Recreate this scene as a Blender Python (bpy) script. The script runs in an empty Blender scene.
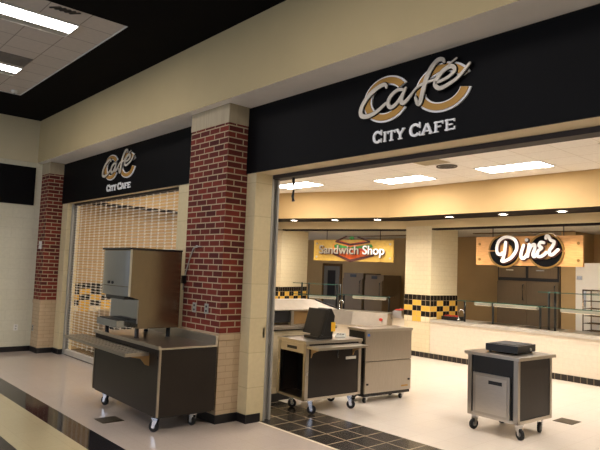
import bpy, bmesh, math, random
from mathutils import Vector, Matrix
random.seed(7)
SC = bpy.context.scene
COL = SC.collection
PI = math.pi
R = math.radians

# ------------------------------------------------------------------ materials
def lin(h):
    h = h.lstrip('#')
    v = [int(h[i:i+2], 16)/255 for i in (0, 2, 4)]
    return tuple((c/12.92 if c <= .04045 else ((c+.055)/1.055)**2.4) for c in v)+(1,)

MATS = {}
def new_mat(name):
    m = bpy.data.materials.new(name); m.use_nodes = True
    nt = m.node_tree; b = nt.nodes['Principled BSDF']
    MATS[name] = m
    return m, nt, b

def mat(name, col, rough=.6, metal=0.0, var=.08, scale=6.0, stretch=None, bump=0.0, spec=.5, coat=0.0):
    m, nt, b = new_mat(name)
    c = lin(col)
    tc = nt.nodes.new('ShaderNodeTexCoord'); mp = nt.nodes.new('ShaderNodeMapping')
    nt.links.new(tc.outputs['Object'], mp.inputs['Vector'])
    if stretch: mp.inputs['Scale'].default_value = stretch
    nz = nt.nodes.new('ShaderNodeTexNoise'); nz.inputs['Scale'].default_value = scale; nz.inputs['Detail'].default_value = 4
    nt.links.new(mp.outputs['Vector'], nz.inputs['Vector'])
    rp = nt.nodes.new('ShaderNodeValToRGB')
    rp.color_ramp.elements[0].position = .3; rp.color_ramp.elements[1].position = .7
    rp.color_ramp.elements[0].color = tuple(x*(1-var) for x in c[:3])+(1,)
    rp.color_ramp.elements[1].color = tuple(min(1, x*(1+var)) for x in c[:3])+(1,)
    nt.links.new(nz.outputs['Fac'], rp.inputs['Fac']); nt.links.new(rp.outputs['Color'], b.inputs['Base Color'])
    b.inputs['Roughness'].default_value = rough; b.inputs['Metallic'].default_value = metal
    b.inputs['Specular IOR Level'].default_value = spec
    b.inputs['Coat Weight'].default_value = coat
    if bump:
        bp = nt.nodes.new('ShaderNodeBump'); bp.inputs['Strength'].default_value = bump; bp.inputs['Distance'].default_value = .01
        nt.links.new(nz.outputs['Fac'], bp.inputs['Height']); nt.links.new(bp.outputs['Normal'], b.inputs['Normal'])
    return m

def emit(name, col, strength):
    m, nt, b = new_mat(name)
    b.inputs['Base Color'].default_value = lin(col)
    b.inputs['Emission Color'].default_value = lin(col); b.inputs['Emission Strength'].default_value = strength
    return m

def brick(name, c1, c2, mo, w, h, mortar, rough=.75, offset=.5, bump=.5, smooth=.1, bias=0.0, spec=.4, coat=0.0):
    """brick / block / tile courses laid in the metric UVs of the mesh"""
    m, nt, b = new_mat(name)
    tc = nt.nodes.new('ShaderNodeTexCoord')
    br = nt.nodes.new('ShaderNodeTexBrick')
    br.offset = offset
    br.inputs['Color1'].default_value = lin(c1); br.inputs['Color2'].default_value = lin(c2); br.inputs['Mortar'].default_value = lin(mo)
    br.inputs['Scale'].default_value = 1; br.inputs['Mortar Size'].default_value = mortar; br.inputs['Mortar Smooth'].default_value = smooth
    br.inputs['Brick Width'].default_value = w; br.inputs['Row Height'].default_value = h; br.inputs['Bias'].default_value = bias
    nt.links.new(tc.outputs['UV'], br.inputs['Vector'])
    nz = nt.nodes.new('ShaderNodeTexNoise'); nz.inputs['Scale'].default_value = 18; nz.inputs['Detail'].default_value = 5
    nt.links.new(tc.outputs['UV'], nz.inputs['Vector'])
    mx = nt.nodes.new('ShaderNodeMix'); mx.data_type = 'RGBA'; mx.blend_type = 'MULTIPLY'; mx.inputs[0].default_value = .25
    nt.links.new(br.outputs['Color'], mx.inputs[6])
    rp = nt.nodes.new('ShaderNodeValToRGB'); rp.color_ramp.elements[0].color = (.55, .55, .55, 1); rp.color_ramp.elements[0].position = .3
    nt.links.new(nz.outputs['Fac'], rp.inputs['Fac']); nt.links.new(rp.outputs['Color'], mx.inputs[7])
    nt.links.new(mx.outputs[2], b.inputs['Base Color'])
    b.inputs['Roughness'].default_value = rough; b.inputs['Specular IOR Level'].default_value = spec; b.inputs['Coat Weight'].default_value = coat
    if bump:
        bp = nt.nodes.new('ShaderNodeBump'); bp.inputs['Strength'].default_value = bump; bp.inputs['Distance'].default_value = .006; bp.invert = True
        nt.links.new(br.outputs['Fac'], bp.inputs['Height']); nt.links.new(bp.outputs['Normal'], b.inputs['Normal'])
    return m

def checker_band(name, tile=.1195):
    """black and yellow wall tiles: a black row on top, pairs alternating below it, a half row of single yellow pairs under them"""
    m, nt, b = new_mat(name)
    N = nt.nodes; L = nt.links
    tc = N.new('ShaderNodeTexCoord'); sp = N.new('ShaderNodeSeparateXYZ'); L.new(tc.outputs['UV'], sp.inputs[0])
    def math_(op, a, bb=None, c=None):
        n = N.new('ShaderNodeMath'); n.operation = op
        for i, v in enumerate((a, bb, c)):
            if v is None: continue
            if isinstance(v, (int, float)): n.inputs[i].default_value = v
            else: L.new(v, n.inputs[i])
        return n.outputs[0]
    u = math_('DIVIDE', sp.outputs[0], tile); v = math_('DIVIDE', sp.outputs[1], tile)
    col = math_('FLOOR', math_('DIVIDE', u, 2.0)); row = math_('MAXIMUM', math_('FLOOR', v), 1.0)
    par = math_('MODULO', math_('ADD', math_('ADD', col, row), 201.0), 2.0)          # 0 / 1
    top = math_('GREATER_THAN', v, 4.0)                                               # row 4 : all black
    low = math_('LESS_THAN', v, 1.0)                                                  # row 0 : yellow pair or cream
    yel = math_('MULTIPLY', par, math_('SUBTRACT', 1.0, top))
    fu = math_('FRACT', u); fv = math_('FRACT', v)
    g = .035
    gr = math_('MAXIMUM', math_('MAXIMUM', math_('LESS_THAN', fu, g), math_('GREATER_THAN', fu, 1-g)), math_('MAXIMUM', math_('LESS_THAN', fv, g), math_('GREATER_THAN', fv, 1-g)))
    def mix(f, a, bb):
        n = N.new('ShaderNodeMix'); n.data_type = 'RGBA'; L.new(f, n.inputs[0])
        for i, x in ((6, a), (7, bb)):
            if isinstance(x, tuple): n.inputs[i].default_value = x
            else: L.new(x, n.inputs[i])
        return n.outputs[2]
    base = mix(yel, lin('#17130f'), lin('#e0b04a'))
    lowc = mix(yel, lin('#e6d6b2'), lin('#e0b04a'))
    c = mix(low, base, lowc)
    c = mix(math_('MULTIPLY', gr, .8), c, lin('#a8977c'))
    L.new(c, b.inputs['Base Color']); b.inputs['Roughness'].default_value = .25
    return m

M_BEIGE = mat('beige_paint', '#b9a77c', .8, var=.03, scale=2)
M_LEFT = mat('left_upper_paint', '#c6bc9c', .8, var=.03, scale=2)
M_SOFFIT = mat('soffit_white', '#faf4ea', .85, var=.02)
M_BLACKCEIL = mat('black_ceiling_paint', '#0a0808', .9, var=.15, scale=3, spec=.1)
M_FASCIA = mat('fascia_black', '#060608', .6, var=.2, scale=1.5, spec=.12)
M_HEADER = mat('header_cream', '#d8c6a2', .7, var=.03)
M_BRICK = brick('red_brick', '#7c3428', '#452120', '#b5a284', .219, .073, .0075, .85, bias=-.15, spec=.2)
M_CREAMBRICK = brick('painted_brick', '#c9b08e', '#c3aa87', '#b39b79', .219, .073, .005, .6, bump=.25)
M_CAP = mat('pillar_cap_paint', '#ab9d80', .7, var=.12, scale=5, stretch=(9, 9, .6))
M_BLOCK = brick('glazed_block', '#e0cfa4', '#ddcb9f', '#c8b68c', 9.0, .405, .004, .35, bump=.15)
M_WALLBLOCK = brick('left_wall_block', '#d6d2bb', '#d3cfb7', '#c9c5ad', .405, .203, .003, .45, bump=.12)
M_BASE = mat('black_cove_base', '#141114', .35, var=.2, scale=3)
M_STEEL = mat('brushed_steel', '#c4bcb0', .30, 1.0, var=.05, scale=14, stretch=(1, 1, 14))
M_STEELV = mat('brushed_steel_vertical', '#b0a89c', .28, 1.0, var=.07, scale=20, stretch=(12, 12, .5))
M_STEELDARK = mat('dull_steel', '#8f806c', .24, 1.0, var=.06, scale=9, stretch=(8, 8, .6))
M_CHROME = mat('chrome', '#cfcfd0', .12, 1.0, var=.02)
M_LAMINATE = mat('dark_laminate', '#27201b', .3, 0, var=.12, scale=4, spec=.3)
M_BLACK = mat('black_plastic', '#0d0c0d', .4, 0, var=.15)
M_RUBBER = mat('black_rubber', '#151313', .6, 0, var=.15)
M_GREYHUB = mat('grey_hub', '#8b8984', .4, .3, var=.08)
M_CREAMTILE = brick('cream_wall_tile', '#e6d6b2', '#e4d3ae', '#d8c69e', .2, .1, .003, .35, bump=.08)
M_COUNTERWALL = brick('counter_wall_tile', '#e8dac4', '#e6d8c2', '#decfb8', .2, .1, .002, .4, bump=.04)
M_YELLOW = mat('yellow_soffit_paint', '#c2a471', .75, var=.03, scale=2)
M_BEAM = mat('tan_beam_paint', '#d8c195', .75, var=.03, scale=2)
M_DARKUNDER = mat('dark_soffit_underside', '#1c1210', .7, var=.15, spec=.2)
M_KWALL = mat('olive_kitchen_wall', '#ae9163', .8, var=.05, scale=2)
M_KCEIL = mat('kitchen_ceiling', '#d6cfc2', .9, var=.02)
M_BAND = checker_band('checker_tile_band')
M_BASETILE = brick('black_base_tile', '#1d1815', '#261f1a', '#8a7b66', .115, .115, .005, .3, offset=0, bump=.2)
M_CEILT = brick('ceiling_tile_cafe', '#f6f2ec', '#f4efe8', '#d8d0c5', .59, .59, .006, .9, offset=0, bump=.15)
M_CEILH = brick('ceiling_tile_hall', '#cfc6bb', '#cac1b6', '#9b9288', .47, .47, .007, .9, offset=0, bump=.15)
M_WOOD = mat('maple_sign_wood', '#cf9a5e', .45, var=.14, scale=5, stretch=(1.2, 6, 9))
M_SIGNY = mat('mustard_sign', '#c09b45', .5, var=.1, scale=18)
M_GOLD = mat('gold_letter', '#b3873c', .5, .25, var=.05)
M_GOLDDARK = mat('antique_gold_edge', '#8a6a35', .45, .4, var=.06)
M_WHITEL = mat('white_letter', '#f4f4f3', .5, 0, var=.02)
M_SILVERL = mat('silver_letter', '#cbc4b6', .4, .25, var=.05)
M_PEWTER = mat('pewter_letter', '#b5aa98', .35, .6, var=.25, scale=5)
M_BROWN = mat('bread_brown', '#4a2118', .5, var=.1)
M_ORANGE = mat('orange_filling', '#e2692a', .5, var=.12, scale=8)
M_RED = mat('tomato_red', '#b8301f', .5, var=.1, scale=8)
M_GREEN = mat('lettuce_green', '#2f7d35', .5, var=.15, scale=10)
M_GRILLE = mat('grille_aluminium', '#d8d0c2', .4, .35, var=.05)
M_RAIL = mat('guide_rail_steel', '#aaa79f', .4, .35, var=.06)
M_TRACKDARK = mat('dark_grille_housing', '#2c211d', .6, var=.12)
M_PLATE = mat('white_plate', '#dcdad2', .45, var=.02)
M_GREYPLATE = mat('grey_plate', '#a5a49a', .4, .3, var=.05)
M_YTAG = mat('yellow_tag', '#f2b92a', .6, var=.04)
M_LAMPBAR = mat('guard_lamp_bar', '#bdb5a6', .5, var=.03)
M_TOPSTEEL = mat('counter_top_steel', '#d8d0c3', .33, .5, var=.05, scale=5)
M_SATIN = mat('satin_steel', '#a99f90', .45, .85, var=.05, scale=9)
M_LEFTWALL = mat('tan_left_wall', '#b3966a', .8, var=.03, scale=2)
M_FRIDGE = mat('bronze_steel', '#6a5a44', .5, .15, var=.06, scale=9, stretch=(8, 8, .6))
M_FRONT = mat('polished_front_steel', '#9a9da4', .12, 1.0, var=.03, scale=9, stretch=(10, 10, .4))
M_BLUE = mat('blue_sticker', '#2f6fc4', .5, var=.05)
M_WHITEDOOR = mat('white_cooler_door', '#e9e5da', .5, var=.02)
M_GREYDOOR = mat('grey_door', '#6a655a', .5, var=.05)
M_DRAIN = mat('floor_plate_bronze', '#5d5240', .45, .5, var=.15, scale=30)
M_TAN = mat('tan_bracket', '#b08d5c', .5, .5, var=.08)
M_PANEL = mat('grey_air_panel', '#6f6a64', .7, var=.1, scale=20)
M_BEIGEPANEL = mat('beige_air_panel', '#b5a88c', .85, var=.05, scale=20)
M_LIGHT = emit('cafe_light_panel', '#fff6ee', 31.0)
M_HLIGHT = emit('hall_light_panel', '#fff6f2', 25.0)
M_KFILL = emit('kitchen_fill_panel', '#fff4e4', 34.0)
M_LAMP = emit('downlight_lamp', '#fff3e6', 18.0)
M_GLOWBAR = emit('guard_lamp_tube', '#ffe9cc', .6)

def glass(name, col='#d9efe6'):
    m, nt, b = new_mat(name)
    b.inputs['Base Color'].default_value = lin(col); b.inputs['Roughness'].default_value = .03
    b.inputs['Transmission Weight'].default_value = 1.0; b.inputs['IOR'].default_value = 1.45
    return m
M_GLASS = glass('guard_glass')
M_GLASSEDGE = mat('glass_edge_green', '#33584a', .2, 0, var=.05)

def floor_mat(name, c1, c2, grout, tile, gw, rough, var=.12, coat=0.0, nscale=40, spec=.5):
    m, nt, b = new_mat(name); N = nt.nodes; L = nt.links
    tc = N.new('ShaderNodeTexCoord')
    br = N.new('ShaderNodeTexBrick'); br.offset = 0
    br.inputs['Color1'].default_value = lin(c1); br.inputs['Color2'].default_value = lin(c2); br.inputs['Mortar'].default_value = lin(grout)
    br.inputs['Scale'].default_value = 1; br.inputs['Mortar Size'].default_value = gw; br.inputs['Mortar Smooth'].default_value = .1
    br.inputs['Brick Width'].default_value = tile; br.inputs['Row Height'].default_value = tile
    L.new(tc.outputs['UV'], br.inputs['Vector'])
    nz = N.new('ShaderNodeTexNoise'); nz.inputs['Scale'].default_value = nscale; nz.inputs['Detail'].default_value = 6
    L.new(tc.outputs['UV'], nz.inputs['Vector'])
    rp = N.new('ShaderNodeValToRGB'); rp.color_ramp.elements[0].position = .3; rp.color_ramp.elements[1].position = .7
    rp.color_ramp.elements[0].color = (1-var, 1-var, 1-var, 1)
    L.new(nz.outputs['Fac'], rp.inputs['Fac'])
    mx = N.new('ShaderNodeMix'); mx.data_type = 'RGBA'; mx.blend_type = 'MULTIPLY'; mx.inputs[0].default_value = 1
    L.new(br.outputs['Color'], mx.inputs[6]); L.new(rp.outputs['Color'], mx.inputs[7]); L.new(mx.outputs[2], b.inputs['Base Color'])
    b.inputs['Roughness'].default_value = rough; b.inputs['Coat Weight'].default_value = coat; b.inputs['Coat Roughness'].default_value = .06
    b.inputs['Specular IOR Level'].default_value = spec
    return m
F_LIGHT = floor_mat('hall_tile_beige', '#c8b9ab', '#c6b7a9', '#b9aa9b', .305, .0015, .07, .06)
F_CREAM = floor_mat('hall_tile_cream', '#c9bb93', '#c7b991', '#b7aa83', .305, .0015, .09, .06)
F_DARK = floor_mat('hall_tile_navy', '#15131b', '#1a171e', '#242025', .305, .0015, .07, .2)
F_SLATE = floor_mat('slate_threshold_tile', '#38332d', '#423b34', '#a3937a', .303, .009, .25, .25, nscale=12)
F_CAFE = floor_mat('cafe_floor_tile', '#e4d9cb', '#e1d6c7', '#d4c7b6', .305, .003, .28, .05)
F_THRESH = mat('threshold_strip', '#e0d2b8', .35, .1, var=.05)

# ------------------------------------------------------------------ mesh builder
class MB:
    def __init__(s): s.bm = bmesh.new()
    def quad(s, pts, mi=0):
        f = s.bm.faces.new([s.bm.verts.new(p) for p in pts]); f.material_index = mi; return f
    def box(s, x0, x1, y0, y1, z0, z1, mi=0):
        x0, x1 = min(x0, x1), max(x0, x1); y0, y1 = min(y0, y1), max(y0, y1); z0, z1 = min(z0, z1), max(z0, z1)
        return s.prism([(x0, y0), (x1, y0), (x1, y1), (x0, y1)], z0, z1, mi)
    def prism(s, poly, z0, z1, mi=0):
        """plan polygon (x,y) counter-clockwise, extruded in z"""
        a = sum(poly[i][0]*poly[(i+1) % len(poly)][1]-poly[(i+1) % len(poly)][0]*poly[i][1] for i in range(len(poly)))
        if a < 0: poly = poly[::-1]
        lo = [s.bm.verts.new((x, y, z0)) for x, y in poly]; hi = [s.bm.verts.new((x, y, z1)) for x, y in poly]
        fs = [s.bm.faces.new(lo[::-1]), s.bm.faces.new(hi)]
        n = len(poly)
        for i in range(n): fs.append(s.bm.faces.new((lo[i], lo[(i+1) % n], hi[(i+1) % n], hi[i])))
        for f in fs: f.material_index = mi
        return fs
    def extr(s, poly, axis, a0, a1, mi=0):
        """polygon in the plane across axis: axis 'y' -> (x,z); axis 'x' -> (y,z)"""
        def P(p, a): return (p[0], a, p[1]) if axis == 'y' else (a, p[0], p[1])
        A = [s.bm.verts.new(P(p, a0)) for p in poly]; B = [s.bm.verts.new(P(p, a1)) for p in poly]
        fs = [s.bm.faces.new(A), s.bm.faces.new(B[::-1])]
        n = len(poly)
        for i in range(n): fs.append(s.bm.faces.new((A[i], B[i], B[(i+1) % n], A[(i+1) % n])))
        for f in fs: f.material_index = mi
        bmesh.ops.recalc_face_normals(s.bm, faces=fs)
        return fs
    def tube(s, pts, r, seg=8, mi=0, cap=True):
        pts = [Vector(p) for p in pts]; rings = []
        up = Vector((0, 0, 1))
        for i, p in enumerate(pts):
            d = (pts[min(i+1, len(pts)-1)]-pts[max(i-1, 0)]).normalized()
            a = d.cross(up)
            if a.length < 1e-3: a = d.cross(Vector((1, 0, 0)))
            a.normalize(); b = a.cross(d).normalized()
            rr = r[i] if isinstance(r, (list, tuple)) else r
            rings.append([s.bm.verts.new(p+(a*math.cos(2*PI*k/seg)+b*math.sin(2*PI*k/seg))*rr) for k in range(seg)])
        fs = []
        for i in range(len(rings)-1):
            for k in range(seg):
                fs.append(s.bm.faces.new((rings[i][k], rings[i][(k+1) % seg], rings[i+1][(k+1) % seg], rings[i+1][k])))
        for f in fs: f.smooth = True
        if cap: fs += [s.bm.faces.new(rings[0][::-1]), s.bm.faces.new(rings[-1])]
        for f in fs: f.material_index = mi
        bmesh.ops.recalc_face_normals(s.bm, faces=fs)
        return fs
    def ring(s, cx, cz, ro, ri, a0, a1, y0, y1, n=48, mi=0):
        """elliptic ring sector standing in the x-z plane; ro, ri = (rx, rz)"""
        full = abs(a1-a0) >= 359.9
        idx = []
        for k in range(n+1 if not full else n):
            a = R(a0+(a1-a0)*k/n); c, q = math.cos(a), math.sin(a)
            idx.append([s.bm.verts.new((cx+ro[0]*c, y, cz+ro[1]*q)) for y in (y0, y1)]+[s.bm.verts.new((cx+ri[0]*c, y, cz+ri[1]*q)) for y in (y0, y1)])
        fs = []; m = len(idx)
        for k in range(m if full else m-1):
            A, B = idx[k], idx[(k+1) % m]
            fs += [s.bm.faces.new((A[0], B[0], B[2], A[2])), s.bm.faces.new((A[1], A[3], B[3], B[1])),
                   s.bm.faces.new((A[0], A[1], B[1], B[0])), s.bm.faces.new((A[2], B[2], B[3], A[3]))]
        if not full:
            for A in (idx[0], idx[-1]): fs.append(s.bm.faces.new((A[0], A[1], A[3], A[2])))
        for f in fs: f.material_index = mi
        bmesh.ops.recalc_face_normals(s.bm, faces=fs)
    def disc(s, cx, cz, rx, rz, y0, y1, n=40, mi=0):
        s.extr([(cx+rx*math.cos(2*PI*k/n), cz+rz*math.sin(2*PI*k/n)) for k in range(n)], 'y', y0, y1, mi)
    def ribbon(s, pts, w, y0, y1, n=8, mi=0, smooth=True):
        """lettering stroke through points (x,z): a flat band with round ends, extruded along y"""
        P = []
        if smooth and len(pts) > 2:
            q = [pts[0]]+list(pts)+[pts[-1]]
            for i in range(1, len(q)-2):
                for k in range(n):
                    t = k/n; a, b, c, d = q[i-1], q[i], q[i+1], q[i+2]
                    P.append(tuple(.5*((2*b[j])+(-a[j]+c[j])*t+(2*a[j]-5*b[j]+4*c[j]-d[j])*t*t+(-a[j]+3*b[j]-3*c[j]+d[j])*t**3) for j in (0, 1)))
            P.append(pts[-1])
        else:
            for a, b in zip(pts[:-1], pts[1:]): P += [a]
            P.append(pts[-1])
        L_, R_ = [], []
        m = len(P)
        for i, p in enumerate(P):
            d = Vector(P[min(i+1, m-1)])-Vector(P[max(i-1, 0)]); d.normalize(); nn = Vector((-d.y, d.x))
            t = i/(m-1)
            ww = w(t) if callable(w) else w
            L_.append((p[0]+nn.x*ww/2, p[1]+nn.y*ww/2)); R_.append((p[0]-nn.x*ww/2, p[1]-nn.y*ww/2))
        fs = []
        vl = [[s.bm.verts.new((x, y, z)) for y in (y0, y1)] for x, z in L_]
        vr = [[s.bm.verts.new((x, y, z)) for y in (y0, y1)] for x, z in R_]
        for i in range(m-1):
            fs += [s.bm.faces.new((vl[i][0], vl[i+1][0], vr[i+1][0], vr[i][0])), s.bm.faces.new((vl[i][1], vr[i][1], vr[i+1][1], vl[i+1][1])),
                   s.bm.faces.new((vl[i][0], vl[i][1], vl[i+1][1], vl[i+1][0])), s.bm.faces.new((vr[i][0], vr[i+1][0], vr[i+1][1], vr[i][1]))]
        for f in fs: f.material_index = mi
        bmesh.ops.recalc_face_normals(s.bm, faces=fs)
        for i, t in ((0, 0), (m-1, 1)):
            ww = (w(t) if callable(w) else w)/2
            if ww > .004: s.disc(P[i][0], P[i][1], ww, ww, y0+.0004, y1, 12, mi)
    def bevel(s, w, seg=2):
        es = [e for e in s.bm.edges if len(e.link_faces) == 2 and e.calc_face_angle(0) > .6]
        bmesh.ops.bevel(s.bm, geom=es, offset=w, segments=seg, affect='EDGES', profile=.6)
    def rot(s, deg, axis, origin):
        bmesh.ops.rotate(s.bm, verts=s.bm.verts, cent=origin, matrix=Matrix.Rotation(R(deg), 3, axis))
    def build(s, name, mats, parent=None, bevel=0, loc=None, uvoff=(0, 0)):
        if bevel: s.bevel(bevel)
        me = bpy.data.meshes.new(name)
        uvl = s.bm.loops.layers.uv.new('UVMap')
        s.bm.normal_update()
        for f in s.bm.faces:
            n = f.normal
            ax = max(range(3), key=lambda i: abs(n[i]))
            if ax < 2:
                t = Vector((-n.y, n.x, 0))
                if t.length < 1e-6: t = Vector((1, 0, 0))
                t.normalize()
                if abs(t.x) > abs(t.y) and t.x < 0: t = -t
                if abs(t.y) >= abs(t.x) and t.y < 0: t = -t
            for l in f.loops:
                p = l.vert.co
                uv = (p.x, p.y) if ax == 2 else (p.x*t.x+p.y*t.y, p.z)
                l[uvl].uv = (uv[0]-uvoff[0], uv[1]-uvoff[1])
        s.bm.to_mesh(me); s.bm.free()
        if not isinstance(mats, (list, tuple)): mats = [mats]
        for m in mats: me.materials.append(m)
        o = bpy.data.objects.new(name, me); COL.objects.link(o)
        if parent: o.parent = parent
        if loc: o.location = loc
        return o

def bx(name, m, parent, x0, x1, y0, y1, z0, z1, bevel=0):
    b = MB(); b.box(x0, x1, y0, y1, z0, z1); return b.build(name, m, parent, bevel)
def tag(o, label, cat, group=None, kind=None):
    if label: o['label'] = label
    if cat: o['category'] = cat
    if group: o['group'] = group
    if kind: o['kind'] = kind
    return o
def thing(name, label, cat, loc=(0, 0, 0), rz=0, group=None):
    o = bpy.data.objects.new(name, None); COL.objects.link(o); o.empty_display_size = .1
    o.location = loc; o.rotation_euler = (0, 0, R(rz))
    return tag(o, label, cat, group)
def struct(o): o['kind'] = 'structure'; return o
def copy_tree(o, parent=None):
    c = o.copy(); COL.objects.link(c); c.parent = parent
    for ch in list(o.children): copy_tree(ch, c)
    return c

# ------------------------------------------------------------------ key dimensions (metres)
XL = -8.54                       # left end wall of the hall
ZB, ZT, ZC = 2.953, 3.773, 4.637  # bottom / top of the black fascia, hall ceiling
YO, YP = -.423, -.305            # overhang face, pillar face
ZIC, ZS, ZH = 3.646, 3.03, 2.81   # cafe ceiling, soffit underside, beam underside
D = 6.56                         # face of the diner counter wall
A20 = R(20)
O20 = (-4.585, 6.562)            # corner where the angled sandwich line meets the diner line
def sd(s, t):                    # plan point s metres left along the angled line, t metres in front of it
    return (O20[0]-s*math.cos(A20)+t*math.sin(A20), O20[1]-s*math.sin(A20)-t*math.cos(A20))

# ------------------------------------------------------------------ floor
b = MB()
strips = [(-8.2, -2.37, 2), (-2.37, -1.83, 1), (-1.83, -1.54, 2), (-1.54, .165, 0), (.165, .2, 5), (.2, 1.11, 3), (1.11, 9.7, 4)]
for y0, y1, mi in strips:
    x0 = -12.2 if y0 > .9 else (XL-.3)
    b.quad([(x0, y0, 0), (5.6, y0, 0), (5.6, y1, 0), (x0, y1, 0)], mi)
struct(b.build('floor', [F_LIGHT, F_CREAM, F_DARK, F_SLATE, F_CAFE, F_THRESH], uvoff=(-1.775, .2)))

# ------------------------------------------------------------------ hall shell
b = MB(); b.box(XL-.25, XL, -8.2, .3, 0, ZC+.2); struct(b.build('wall_left', M_WALLBLOCK))
b = MB(); b.box(XL, XL+.04, -8.2, YO, ZT, ZC); struct(b.build('wall_left_upper', M_LEFT))
b = MB(); b.box(XL, XL+.012, -8.2, YP, 0, .1); struct(b.build('baseboard_left', M_BASE))
# storefront: overhanging bulkhead, header over both openings, piers beside them
b = MB()
fs = b.box(XL, 5.6, YO, .25, ZT, ZC+.1)
for f in fs:
    if f.normal.z < -.5 or abs(f.calc_center_median().z-ZT) < 1e-4: f.material_index = 1
struct(b.build('wall_front_upper', [M_BEIGE, M_SOFFIT]))
b = MB(); b.box(XL, 5.6, 0, .25, ZB, ZT); struct(b.build('wall_front_header', M_HEADER))
b = MB(); b.box(XL, -7.83, 0, .25, 0, ZB); b.box(-3.52, -1.70, 0, .25, 0, ZB); b.box(4.3, 5.6, 0, .25, 0, ZB)
struct(b.build('wall_front', M_BLOCK))
b = MB()
b.box(-8.12, -7.818, -.012, 0, 0, .1); b.box(-7.83, -7.818, 0, .2, 0, .1)
b.box(-3.532, -2.73, -.012, 0, 0, .1); b.box(-1.88, -1.688, -.012, 0, 0, .1); b.box(-1.70, -1.688, 0, .2, 0, .1)
struct(b.build('baseboard_front', M_BASE))
# hall ceiling: black field with a recessed white tile bay
b = MB()
for x0, x1, y0, y1 in ((XL, 5.6, -1.29, YO), (XL, -6.86, -8.2, -1.29), (-2.66, -1.2, -8.2, -1.29), (4.4, 5.6, -8.2, -1.29), (-6.86, -2.66, -8.2, -7.2), (-1.2, 4.4, -8.2, -7.2)):
    b.box(x0, x1, y0, y1, ZC, ZC+.12)
struct(b.build('ceiling_black', M_BLACKCEIL))
b = MB(); b.box(-6.9, -2.6, -7.25, -1.25, ZC+.02, ZC+.05); b.box(-1.25, 4.45, -7.25, -1.25, ZC+.02, ZC+.05)
struct(b.build('ceiling', M_CEILH, uvoff=(-3.57, -1.71)))
b = MB()
b.box(-6.86, -2.66, -1.298, -1.29, ZC+.004, ZC+.02); b.box(-2.668, -2.66, -7.2, -1.29, ZC+.004, ZC+.02); b.box(-6.86, -6.852, -7.2, -1.29, ZC+.004, ZC+.02)
struct(b.build('trim_ceiling', M_PLATE))
b = MB(); b.box(XL-.3, 5.6, -8.4, -8.2, 0, 1.0); b.box(XL-.3, 5.6, -8.4, -8.2, 3.6, ZC+.2)
for x in (-8.5, -5.2, -1.9, 1.4, 4.7): b.box(x, x+.4, -8.4, -8.2, 1.0, 3.6)
struct(b.build('wall_back', M_WALLBLOCK))
b = MB(); b.box(5.6, 5.8, -8.4, 9.8, 0, ZC+.2); struct(b.build('wall_right', M_WALLBLOCK))

# blank black panel high on the left end wall
tag(bx('blank_sign_board', M_FASCIA, None, XL, XL+.03, -6.2, -.44, 2.905, 3.672), 'blank black fascia panel high on the left end wall', 'panel')

# ------------------------------------------------------------------ brick pillars
def pillar(x0, x1, label):
    t = thing('brick_pillar', label, 'pillar', (x0, YP, 0))
    w = x1-x0; d = -YP
    b = MB(); b.box(0, w, 0, d, .1, .985); b.build('painted_base', M_CREAMBRICK, t)
    b = MB(); b.box(-.008, w+.012, -.012, d, .955, 1.028); b.build('ledge_course', M_CREAMBRICK, t)
    b = MB(); b.box(0, w, 0, d, 1.028, 3.54); b.build('brick_shaft', M_BRICK, t, uvoff=(0, 1.028))
    b = MB(); b.box(-.006, w+.006, -.006, d, 3.54, ZT); b.build('cap_block', M_CAP, t)
    b = MB(); b.box(-.004, w+.012, -.012, d, 0, .1); b.build('cove_base', M_BASE, t)
    return t
pillar(XL, -8.12, 'narrow red brick pillar in the corner by the left end wall')
pillar(-2.73, -1.88, 'wide red brick pillar between the two black cafe signs')

# ------------------------------------------------------------------ cafe sign boards
LET = {   # strokes in a unit box (x 0..w, z 0..1)
    'C': ('arc',), 'I': [((.5, 0), (.5, 1)), ((.1, .07), (.9, .07)), ((.1, .93), (.9, .93))],
    'T': [((.5, 0), (.5, 1)), ((0, .91), (1, .91)), ((.06, .72), (.06, .98)), ((.94, .72), (.94, .98)), ((.25, .06), (.75, .06))],
    'Y': [((.5, 0), (.5, .45)), ((.5, .45), (.12, .97)), ((.5, .45), (.88, .97)), ((-.02, .94), (.3, .94)), ((.7, .94), (1.02, .94)), ((.28, .06), (.72, .06))],
    'A': [((.1, .02), (.48, .98)), ((.9, .02), (.52, .98)), ((.25, .33), (.75, .33)), ((-.04, .06), (.3, .06)), ((.7, .06), (1.04, .06))],
    'F': [((.2, 0), (.2, 1)), ((.0, .91), (1, .91)), ((.2, .52), (.75, .52)), ((.94, .72), (.94, .98)), ((.0, .06), (.5, .06))],
    'E': [((.2, 0), (.2, 1)), ((.0, .91), (.95, .91)), ((.2, .51), (.75, .51)), ((.0, .09), (1, .09)), ((.9, .72), (.9, .98)), ((.95, .02), (.95, .3))]}
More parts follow.
